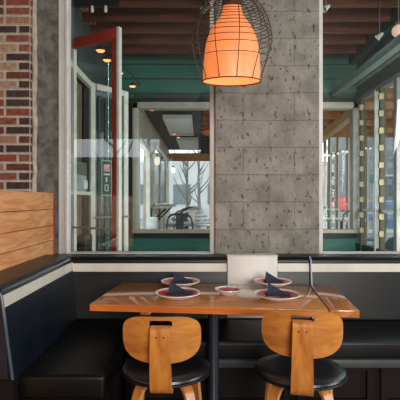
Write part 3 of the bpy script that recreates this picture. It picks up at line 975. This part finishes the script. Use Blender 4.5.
# glass edge reflection, built as the cable they hang from
A_ = Vector(P3(100.5, 51, 4.2)); Bq = Vector(P3(178.5, 137.5, 10.1))
bm = B(); tube(bm, [(-0.98, 3.82, 3.0), (A_.x, A_.y, A_.z + 0.14), P3(107, 60.5, 4.6)[:2] + (P3(107, 60.5, 4.6)[2] + .14,), P3(119.5, 73.5, 5.0)[:2] + (P3(119.5, 73.5, 5.0)[2] + .14,), P3(132.5, 86.5, 5.5)[:2] + (P3(132.5, 86.5, 5.5)[2] + .14,), (-0.84, 5.98, 3.0)], 0.005, 6)
tag(obj('hanging_cable', bm, M['black'], None, True), 'thin dark cable carrying the row of copper pendants in the entrance', 'cable')
bm = B(); tube(bm, [P3(152, 110, 7.0)[:2] + (3.0,), P3(174, 134, 9.6)[:2] + (3.0,), P3(178.5, 137.5, 10.1)[:2] + (3.0,)], 0.006, 6)
tag(obj('hanging_cable', bm, M['black'], None, True), 'thin dark cable under the porch ceiling holding tiny pendants', 'cable')

# black track rail with two spots, top left
t = thing('track_rail', 'black track rail with two small hanging spots, upper left behind the glass', 'track light', (-1.1, 4.05, 3.26))
bm = B(); box(bm, -0.20, 0.32, -0.02, 0.02, -0.02, 0.03); obj('rail', bm, M['black'], t)
for x_ in (0.06, 0.19):
    bm = B(); lathe(bm, [(0, 0.0), (0.012, 0), (0.016, -0.04), (0.012, -0.06), (0, -0.062)], 16, c=(x_, 0, -0.02)); obj('spot', bm, M['frame_w'], t, True)
for x_ in (-0.1, 0.26): obj('hanger', tube(B(), [(x_, 0, 0.03), (x_, 0, 0.18)], 0.006), M['black'], t)

# ceiling spots
sp0 = None
for (px, py, Y, rz, lab) in ((205, 9, 4.0, 0.6, 'white spotlight under the joists left of the concrete pillar top'), (326, 8, 4.0, 0.3, 'white spotlight under the joists right of the concrete pillar top'),
                             (379.5, 36, 4.3, -0.4, 'small white cone spotlight beside the green beam, upper right')):
    if sp0 is None:
        sp0 = t = thing('spotlight', lab, 'spotlight', (0, 0, 0), 0, 'small white spotlights')
        bm = B(); lathe(bm, [(0, 0.045), (0.014, 0.042), (0.024, 0.0), (0.034, -0.03), (0.030, -0.03), (0.018, 0.0), (0, 0.01)], 20)
        o = obj('housing', bm, M['frame_w'], t, True); o.rotation_euler = (0, 0.9, 0)
        bm = B(); tube(bm, [(0, 0, 0), (0, 0, 1)], 0.006, 6); arm_ = obj('arm', bm, M['steel'], t)
    else:
        t = copy_tree(sp0); t['label'] = lab
    t.location = P3(px, py, Y); t.rotation_euler = (0, 0, rz)
    for ch_ in t.children:
        if ch_.name.startswith('arm'): ch_.scale = (1, 1, PZ - t.location.z)

# steel beam under the right side of the entrance roof
bm = B(); box(bm, 1.86, 1.95, 3.82, 5.96, 2.83, 2.92, bev=0.006)
t = obj('steel_beam', bm, mat('grey_green_beam', srgb(84, 100, 98), 0.5, 0, srgb(66, 82, 80), 3), None, True)
tag(t, 'pale grey green beam running back under the roof, upper right', 'beam')
bm = B()
tube(bm, [(2.05, 3.82, 2.98), (2.05, 5.95, 2.94)], 0.02, 8)
tag(obj('conduit_pipe', bm, M['frame_g'], None, True), 'thin grey pipe running beside the pale beam, upper right', 'pipe')
t = thing('globe_lamp', 'round pinkish globe lamp at the upper right edge', 'lamp', P3(398.5, 31, 4.1))
bm = B(); bmesh.ops.create_uvsphere(bm, u_segments=24, v_segments=14, radius=0.062); obj('globe', bm, M['globe'], t, True)
bm = B(); tube(bm, [(0, 0, 0.06), (0, 0, 3.56 - P3(398.5, 31, 4.1)[2])], 0.006); lathe(bm, [(0, 0.085), (0.022, 0.085), (0.026, 0.052), (0, 0.05)], 16); obj('stem', bm, M['steel'], t, True)

# curtain, grey blind, notices on the left side
bm = B()
n = 90
prevv = None
for layer in (0,):
    cols = []
    for i in range(n + 1):
        y = 3.86 + (5.0 - 3.86) * i / n
        x = PX0 - 0.11 + 0.035 * math.sin(i * 0.62) + 0.012 * math.sin(i * 1.7)
        cols.append((bm.verts.new((x, y, 0.55)), bm.verts.new((x, y, 2.72)), bm.verts.new((x - 0.006, y, 0.55)), bm.verts.new((x - 0.006, y, 2.72))))
    for a, b_ in zip(cols[:-1], cols[1:]):
        bm.faces.new((a[0], b_[0], b_[1], a[1])); bm.faces.new((a[2], b_[2], b_[3], a[3])); bm.faces.new((a[1], b_[1], b_[3], a[3])); bm.faces.new((a[0], b_[0], b_[2], a[2]))
tag(obj('curtain', bm, M['curtain'], None, True), 'brown pleated curtain behind the red door on the left', 'curtain')
bm = B(); box(bm, PX0 - 0.045, PX0 - 0.03, 4.0, 4.98, 1.47, 1.80)
tag(obj('window_blind', bm, M['blind'], None), 'grey blind panel across the curtain above the white rail', 'blind')
bm = B(); box(bm, PX0 - 0.028, PX0 - 0.024, 4.46, 4.93, 1.47, 1.65)
tag(obj('notice_sheet', bm, M['paper_grey'], None), 'grey notice sheet on the blind above the white rail', 'notice')
bm = B(); box(bm, PX0 - 0.022, PX0 - 0.018, 4.80, 4.97, 1.50, 1.60)
tag(obj('notice_sheet', bm, M['paper'], None), 'small white notice sheet overlapping the grey one', 'notice')
# sign on the white door
t = thing('door_sign', 'tall dark sign with pale green border and pink picture on the white door', 'sign', (PX0 + 0.01, 5.0, 0))
t.rotation_euler = d2.rotation_euler
s0 = 0.145; s1 = 0.30; zz0 = 1.42; zz1 = 1.86
obj('sign_border', box(B(), s0, s1, -0.014, -0.006, zz0, zz1), M['signgreen'], t)
sf_ = obj('sign_face', box(B(), s0 + 0.015, s1 - 0.012, -0.017, -0.014, zz0 + 0.015, zz1 - 0.015), M['signdark'], t)
obj('picture', box(B(), s0 + 0.03, s1 - 0.03, -0.019, -0.017, zz1 - 0.14, zz1 - 0.05), M['pink'], sf_)
bm = B(); box(bm, s0 + 0.06, s0 + 0.085, -0.019, -0.017, zz1 - 0.27, zz1 - 0.21)
for (a, b_, c_, d_) in ((0.045, 0.105, 0.06, 0.072), (0.045, 0.105, 0.128, 0.14), (0.045, 0.06, 0.06, 0.14), (0.09, 0.105, 0.06, 0.14)):
    box(bm, s0 + a, s0 + b_, -0.019, -0.017, zz0 + c_, zz0 + d_)
box(bm, s0 + 0.03, s1 - 0.03, -0.019, -0.017, zz1 - 0.185, zz1 - 0.165)
obj('white_marks', bm, M['paper'], sf_)
bm = B(); box(bm, -1.30, -1.18, 4.35, 4.6, 0.0, 1.0, bev=0.01)
tag(obj('dark_bin', bm, M['black'], None, True), 'dark box standing behind the glass at the lower left', 'bin')

# ================================================================== PORCH
for i, (y0_, y1_, xo) in enumerate(((7.8, 9.8, 0.0), (10.6, 12.6, 0.10))):
    t = thing('ceiling_panel', ('large white ceiling panel in the porch, nearer one', 'white ceiling panel in the porch, farther one')[i], 'ceiling panel', (-0.42 + xo, (y0_ + y1_) / 2, 2.90), 0, 'white panels under the porch ceiling')
    hl = (y1_ - y0_) / 2
    obj('panel', box(B(), -0.24, 0.24, -hl, hl, 0, 0.03), M['frame_w'], t)
    bm = B(); box(bm, -0.27, -0.24, -hl, hl, -0.03, 0.05); box(bm, 0.24, 0.27, -hl, hl, -0.03, 0.05); box(bm, -0.27, 0.27, -hl - .03, -hl, -0.03, 0.05); box(bm, -0.27, 0.27, hl, hl + .03, -0.03, 0.05)
    obj('panel_frame', bm, M['frame'], t)
    for sx in (-.2, .2):
        for sy in (-hl + .1, hl - .1): obj('hanger', tube(B(), [(sx, sy, 0.03), (sx, sy, 0.10)], 0.008), M['black'], t)
for i in range(14):
    y_ = 6.6 + i * 0.52
    if y_ < 13.4:
        o = obj('beam', box(B(), 0.02, 1.6, y_, y_ + 0.08, 2.86, 3.0), M['deck'], None)
        o['label'] = 'dark cross beam under the porch ceiling'; o['category'] = 'beam'; o['group'] = 'dark porch beams'
bm = B()
A_ = Vector(P3(320, 139, 9.4)); Bq = Vector(P3(354, 112, 7.2))
ribbon(bm, [A_, (A_ + Bq) / 2, Bq], 0.14, 0.16, (1, 0.2, 0))
tag(obj('wood_beam', bm, M['beamyellow'], None), 'pale yellow slanting wooden beam under the right porch ceiling', 'beam')
for i in range(5):
    o = obj('rafter', box(B(), 1.7, 5.0, 6.9 + i * 0.75, 7.0 + i * 0.75, 2.86, 3.0), M['porchwood'], None)
    o['label'] = 'orange wooden rafter under the right porch ceiling'; o['category'] = 'rafter'; o['group'] = 'orange porch rafters'
# posts along the right porch edge
po0 = None
for i, px in enumerate((324.5, 328.8, 337, 347, 356, 366)):
    Y = 10.5
    lab = ['narrow porch post right beside the concrete pillar', 'narrow porch post second from the concrete pillar', 'narrow porch post third from the concrete pillar', 'narrow porch post fourth from the concrete pillar',
           'narrow porch post at the far window edge', 'narrow porch post behind the side glass'][i]
    if po0 is None:
        po0 = t = thing('porch_post', lab, 'post', (0, 0, 0), 0, 'narrow posts along the porch')
        obj('shaft', box(B(), -0.022, 0.022, -0.03, 0.03, -0.02, 3.0), mat('post_paint', srgb(150, 128, 104), 0.7, 0, srgb(120, 98, 78), 5), t)
        obj('post_edge', box(B(), 0.022, 0.045, -0.03, 0.03, -0.02, 3.0), M['frame_w'], t)
    else:
        t = copy_tree(po0); t['label'] = lab
    t.location = ((px - 200) / F * Y, Y, 0)
bm = B(); box(bm, 2.9, 5.0, 10.54, 10.60, 0.55, 0.62); box(bm, 2.9, 5.0, 10.54, 10.60, 1.02, 1.07); box(bm, 4.9, 4.96, 10.54, 10.60, 0, 1.02); box(bm, 2.9, 2.96, 10.54, 10.60, 0, 1.02)
tag(obj('porch_rail', bm, M['frame'], None), 'pale horizontal rails between the porch posts', 'railing')
# string lights
t = thing('string_lights', 'string of small warm bulbs looping along the porch edge', 'string lights', (3.2, 10.3, 2.6))
wp = []
for k in range(25):
    u = k / 24
    X = -0.15 + u * 1.35
    Z = 0.13 + (0.26) * u - 0.06 * math.sin(u * PI * 3) ** 2
    wp.append((X, 0, Z - 0.22 + 0.0))
bm = B(); tube(bm, [(wp[0][0], 0, 0.4)] + wp + [(wp[-1][0], 0, 0.4)], 0.006, 5); obj('wire', bm, M['black'], t)
for k in range(0, 25, 2):
    bm = B(); bmesh.ops.create_uvsphere(bm, u_segments=12, v_segments=8, radius=0.032)
    o = obj('bulb', bm, M['jar'], t, True); o.location = (wp[k][0], 0, wp[k][2] - 0.035)

# sconces on the porch wall
for i, (px, py, X_) in enumerate(((157, 159, -0.94), (173.5, 169, -0.94))):
    Y = X_ * F / (px - 200)
    Z = H + (200 - py) * Y / F
    t = thing('wall_sconce', ('glass jar sconce on the beige porch wall, nearer one', 'glass jar sconce on the beige porch wall, farther one')[i], 'sconce', (X_, Y, Z), 0, 'jar sconces on the porch wall')
    bm = B(); lathe(bm, [(0, -0.14), (0.05, -0.13), (0.065, -0.06), (0.06, 0.02), (0.04, 0.05), (0, 0.05)], 20); obj('jar', bm, M['jar'], t, True)
    bm = B(); lathe(bm, [(0, 0.11), (0.03, 0.10), (0.045, 0.05), (0, 0.045)], 20); tube(bm, [(0, 0, 0.09), (-0.04, 0, 0.13), (-0.08, 0, 0.10)], 0.01); obj('bracket', bm, M['black'], t, True)
# bar shelf
t = thing('wall_shelf', 'narrow wooden bar shelf on brackets along the porch wall', 'shelf', (-0.85, 9.6, 1.20))
obj('shelf_board', box(B(), -0.17, 0.20, -1.2, 2.0, 0, 0.05), M['beige'], t)
for y_ in (-0.9, 0.8):
    bm = B(); tube(bm, [(-0.16, y_, -0.30), (0.14, y_, -0.01)], 0.02); tube(bm, [(-0.165, y_, -0.35), (-0.165, y_, 0)], 0.02); obj('bracket', bm, M['black'], t)
bm = B(); box(bm, -0.98, -0.80, 7.75, 7.95, 0.55, 1.05, bev=0.01); box(bm, -0.93, -0.85, 7.8, 7.9, -0.02, 0.55)
tag(obj('white_menu_box', bm, M['paper'], None, True), 'white box on a stand by the porch door, lower left of far window', 'box')

# porch tables and chairs
def ptable(x, y, rz, lab):
    t = thing('patio_table', lab, 'table', (x, y, -0.02), rz, 'patio tables in the porch')
    obj('table_top', box(B(), -0.35, 0.35, -0.35, 0.35, 0.72, 0.75, bev=0.005), M['steel'], t, True)
    bm = B(); tube(bm, [(0, 0, 0.02), (0, 0, 0.72)], 0.03); obj('pedestal', bm, M['black'], t, True)
    bm = B(); box(bm, -0.25, 0.25, -0.03, 0.03, 0, 0.03); box(bm, -0.03, 0.03, -0.25, 0.25, 0, 0.03); obj('foot', bm, M['black'], t)
    return t
def pchair_src(mm):
    t = thing('patio_chair', 'x', 'chair', (0, 0, 0), 0, 'metal chairs in the porch')
    obj('seat', box(B(), -0.20, 0.20, -0.20, 0.20, 0.44, 0.465, bev=0.008), mm, t, True)
    for sx in (-1, 1):
        for sy in (-1, 1):
            bm = B(); tube(bm, [(sx * 0.17, sy * 0.17, 0.44), (sx * 0.21, sy * 0.22, 0)], 0.014, 6); obj('leg', bm, mm, t, True)
    bm = B(); tube(bm, smooth_path([(-0.19, -0.18, 0.45), (-0.19, -0.22, 0.78), (-0.12, -0.235, 0.90), (0.12, -0.235, 0.90), (0.19, -0.22, 0.78), (0.19, -0.18, 0.45)], 5), 0.013, 6); obj('back_frame', bm, mm, t, True)
    bm = B(); box(bm, -0.06, 0.06, -0.235, -0.215, 0.46, 0.90, bev=.003); obj('back_slat', bm, mm, t)
    return t
cs = [pchair_src(M['metalchair']), pchair_src(M['frame_w'])]
spots = []
tabs = [(-0.22, 6.95, 'patio table right behind the far window'), (-0.24, 8.75, 'patio table in the first row'), (-0.20, 10.68, 'patio table in the second row'), (-0.22, 12.5, 'patio table in the third row'), (2.9, 8.6, 'patio table under the orange porch ceiling')]
for (x, y, lab) in tabs:
    tb_ = ptable(x, y, random.uniform(-.1, .1), lab); tb_.scale = (1, 1, 1.35)
    if 8 < y and x < 1: spots += [(x - 0.50, y + 0.05, -PI / 2, 1, 'left side of the ' + lab)]
    spots += [(x - 0.05, y - 0.62, 0, 0, 'near side of the ' + lab), (x + 0.05, y + 0.62, PI, 1, 'far side of the ' + lab), (x + 0.62, y, PI / 2, 0, 'right side of the ' + lab)]
used = [False, False]
for (x, y, rz, k, lab) in spots:
    if not used[k]: c_ = cs[k]; used[k] = True
    else: c_ = copy_tree(cs[k])
    c_.location = (x, y, -0.02); c_.scale = (1, 1, 1.3); c_.rotation_euler = (0, 0, rz + random.uniform(-.2, .2))
    c_['label'] = ('grey' if k == 0 else 'white') + ' high metal chair on the ' + lab.replace('patio table', 'table')

# ================================================================== STREET
def car(name, label, cat, x, y, rz, L, Wd, Hh, paint, van=False):
    t = thing(name, label, cat, (x, y, -0.6), rz)
    if van:
        side = [(-L / 2, 0.35), (-L / 2, Hh * 0.95), (-L / 2 + 0.1, Hh), (L / 2 - 1.2, Hh), (L / 2 - 0.75, Hh * 0.62), (L / 2 - 0.1, Hh * 0.5), (L / 2, Hh * 0.3), (L / 2, 0.35)]
    else:
        side = [(-L / 2, 0.35), (-L / 2, 0.85), (-L / 2 + 0.5, 0.95), (-L / 2 + 1.0, Hh), (L / 2 - 2.0, Hh), (L / 2 - 1.2, 0.98), (L / 2 - 0.15, 0.82), (L / 2, 0.6), (L / 2, 0.35)]
    bm = B()
    a = [bm.verts.new((px_, -Wd / 2 * (0.86 if z_ > 1.0 else 1), z_)) for px_, z_ in side]
    b_ = [bm.verts.new((px_, Wd / 2 * (0.86 if z_ > 1.0 else 1), z_)) for px_, z_ in side]
    n_ = len(side)
    for i in range(n_): bm.faces.new((a[i], a[(i + 1) % n_], b_[(i + 1) % n_], b_[i]))
    bm.faces.new(a[::-1]); bm.faces.new(b_)
    bmesh.ops.bevel(bm, geom=list(bm.edges), offset=0.05, segments=2, affect='EDGES')
    obj('body', bm, paint, t, True)
    for s in (-1, 1):
        bm = B()
        if van:
            q = [(L / 2 - 1.9, Hh * 0.55), (L / 2 - 1.0, Hh * 0.55), (L / 2 - 1.35, Hh * 0.9), (L / 2 - 1.9, Hh * 0.9)]
        else:
            q = [(-L / 2 + 0.85, 1.0), (L / 2 - 1.5, 1.0), (L / 2 - 2.05, Hh - 0.08), (-L / 2 + 1.15, Hh - 0.08)]
        yo = s * (Wd / 2 * 0.90)
        v1 = [bm.verts.new((p_[0], yo + (s * .06 if p_[1] < 1.1 else s * -.02), p_[1])) for p_ in q]; v2 = [bm.verts.new((p_[0], yo - s * 0.15, p_[1])) for p_ in q]
        for i in range(4): bm.faces.new((v1[i], v1[(i + 1) % 4], v2[(i + 1) % 4], v2[i]))
        bm.faces.new(v1); bm.faces.new(v2[::-1])
        obj('side_window', bm, M['darkglass'], t)
    for sx in (-L / 2 + 0.8, L / 2 - 0.85):
        for s in (-1, 1):
            bm = B(); lathe(bm, [(0, -0.1), (0.28, -0.1), (0.33, -0.07), (0.33, 0.07), (0.28, 0.1), (0, 0.1)], 24)
            for v in bm.verts: v.co = Vector((v.co.x + sx, v.co.z + s * (Wd / 2 - 0.06), v.co.y + 0.33))
            obj('wheel', bm, M['tyre'], t, True)
    return t
car('car', 'silver car parked beyond the porch, seen low in the right window', 'car', 5.4, 15.5, 0.15, 4.3, 1.8, 1.42, M['carsilver'])
car('car', 'dark grey car parked farther back behind the silver car', 'car', 7.6, 23.5, 0.1, 4.4, 1.8, 1.45, M['cargrey'])
car('van', 'red van parked down the street beyond the porch posts', 'van', 9.7, 27.6, PI / 2, 3.0, 1.9, 2.1, M['carred'], True)
car('van', 'blue grey van behind the side glass posts', 'van', 8.4, 20.0, 1.3, 4.4, 1.9, 1.95, M['carblue'], True)  # van shape stands for a bluish reflection in the side glass
# facade at the right
t = thing('street_building', 'grey building across the side street behind the side glass', 'building', (18.5, 30, -0.6))
obj('wall', box(B(), -7.4, 12, -1, 6, 0, 9.0), M['facade'], t)
obj('roof', box(B(), -7.6, 12.2, -1.3, 6.2, 9.0, 9.3), M['frame'], t)
for k in range(6):
    x_ = -6.2 + k * 3
    fr_ = obj('window', box(B(), x_, x_ + 1.8, -1.06, -0.98, 1.4, 3.6), M['darkglass'], t)
    bm = box(box(B(), x_ - .1, x_ + 1.9, -1.1, -1.0, 3.6, 3.7), x_ - .1, x_ + 1.9, -1.1, -1.0, 1.3, 1.4)
    box(bm, x_ - .1, x_, -1.1, -1.0, 1.4, 3.6); box(bm, x_ + 1.8, x_ + 1.9, -1.1, -1.0, 1.4, 3.6)
    obj('window_trim', bm, M['facade_w'], fr_)
t = thing('street_sign', 'small teal sign on a pole behind the side glass', 'sign', (3.72, 9.0, -0.02))
sx_, sy_, sz_ = P3(373.5, 178.5, 9.0)
obj('sign_plate', box(B(), -0.08, 0.08, -0.012, 0.012, sz_ - 0.08, sz_ + 0.1, bev=.004), M['teal'], t, True)
obj('pole', tube(B(), [(0, 0.02, 0), (0, 0.02, sz_ + 0.1)], 0.015), M['steel'], t)
# pale bare trees beyond the porch end
def tree(x, y, h, lab, seed):
    rnd = random.Random(seed)
    bm = B()
    tube(bm, [(0, 0, 0), (0.05, 0, h * 0.3), (0.0, 0.05, h * 0.6), (0.1, 0, h)], [0.14, 0.11, 0.07, 0.02], 8)
    for k in range(16):
        z = h * rnd.uniform(0.3, 0.9); a = rnd.uniform(0, 2 * PI); l = rnd.uniform(0.6, 1.5)
        p1 = Vector((math.cos(a) * l * .5, math.sin(a) * l * .5, z + l * 0.45)); p2 = Vector((math.cos(a) * l * .8, math.sin(a) * l * .8, z + l * 1.0))
        tube(bm, [(0.02, 0, z), p1, p2], [0.05, 0.03, 0.01], 5)
    o = obj('bare_tree', bm, M['bark'], None, True)
    o.location = (x, y, -0.6)
    tag(o, lab, 'tree', 'bare trees beyond the porch')
tree(-0.75, 24, 5.0, 'pale bare tree beyond the porch, leftmost', 3)
tree(-0.1, 27, 5.5, 'pale bare tree beyond the porch, right one', 5)
tree(9.5, 30, 6.0, 'pale bare tree down the street behind the red van', 8)
t = thing('street_building', 'white low building far down the street beyond the porch', 'building', (0, 45, -0.6))
obj('wall', box(B(), -12, 22, -1, 5, 0, 6), M['facade_w'], t)
for k in range(8):
    obj('window', box(B(), -10 + k * 3.6, -8.2 + k * 3.6, -1.05, -0.98, 1.5, 3.6), M['facade'], t)
tree(-3.4, -9.5, 7.0, 'pale bare tree outside the back clerestory window, mirrored in the front glass', 11)
tree(-1.9, -8.2, 6.5, 'second bare tree outside the back clerestory window, mirrored in the front glass', 12)
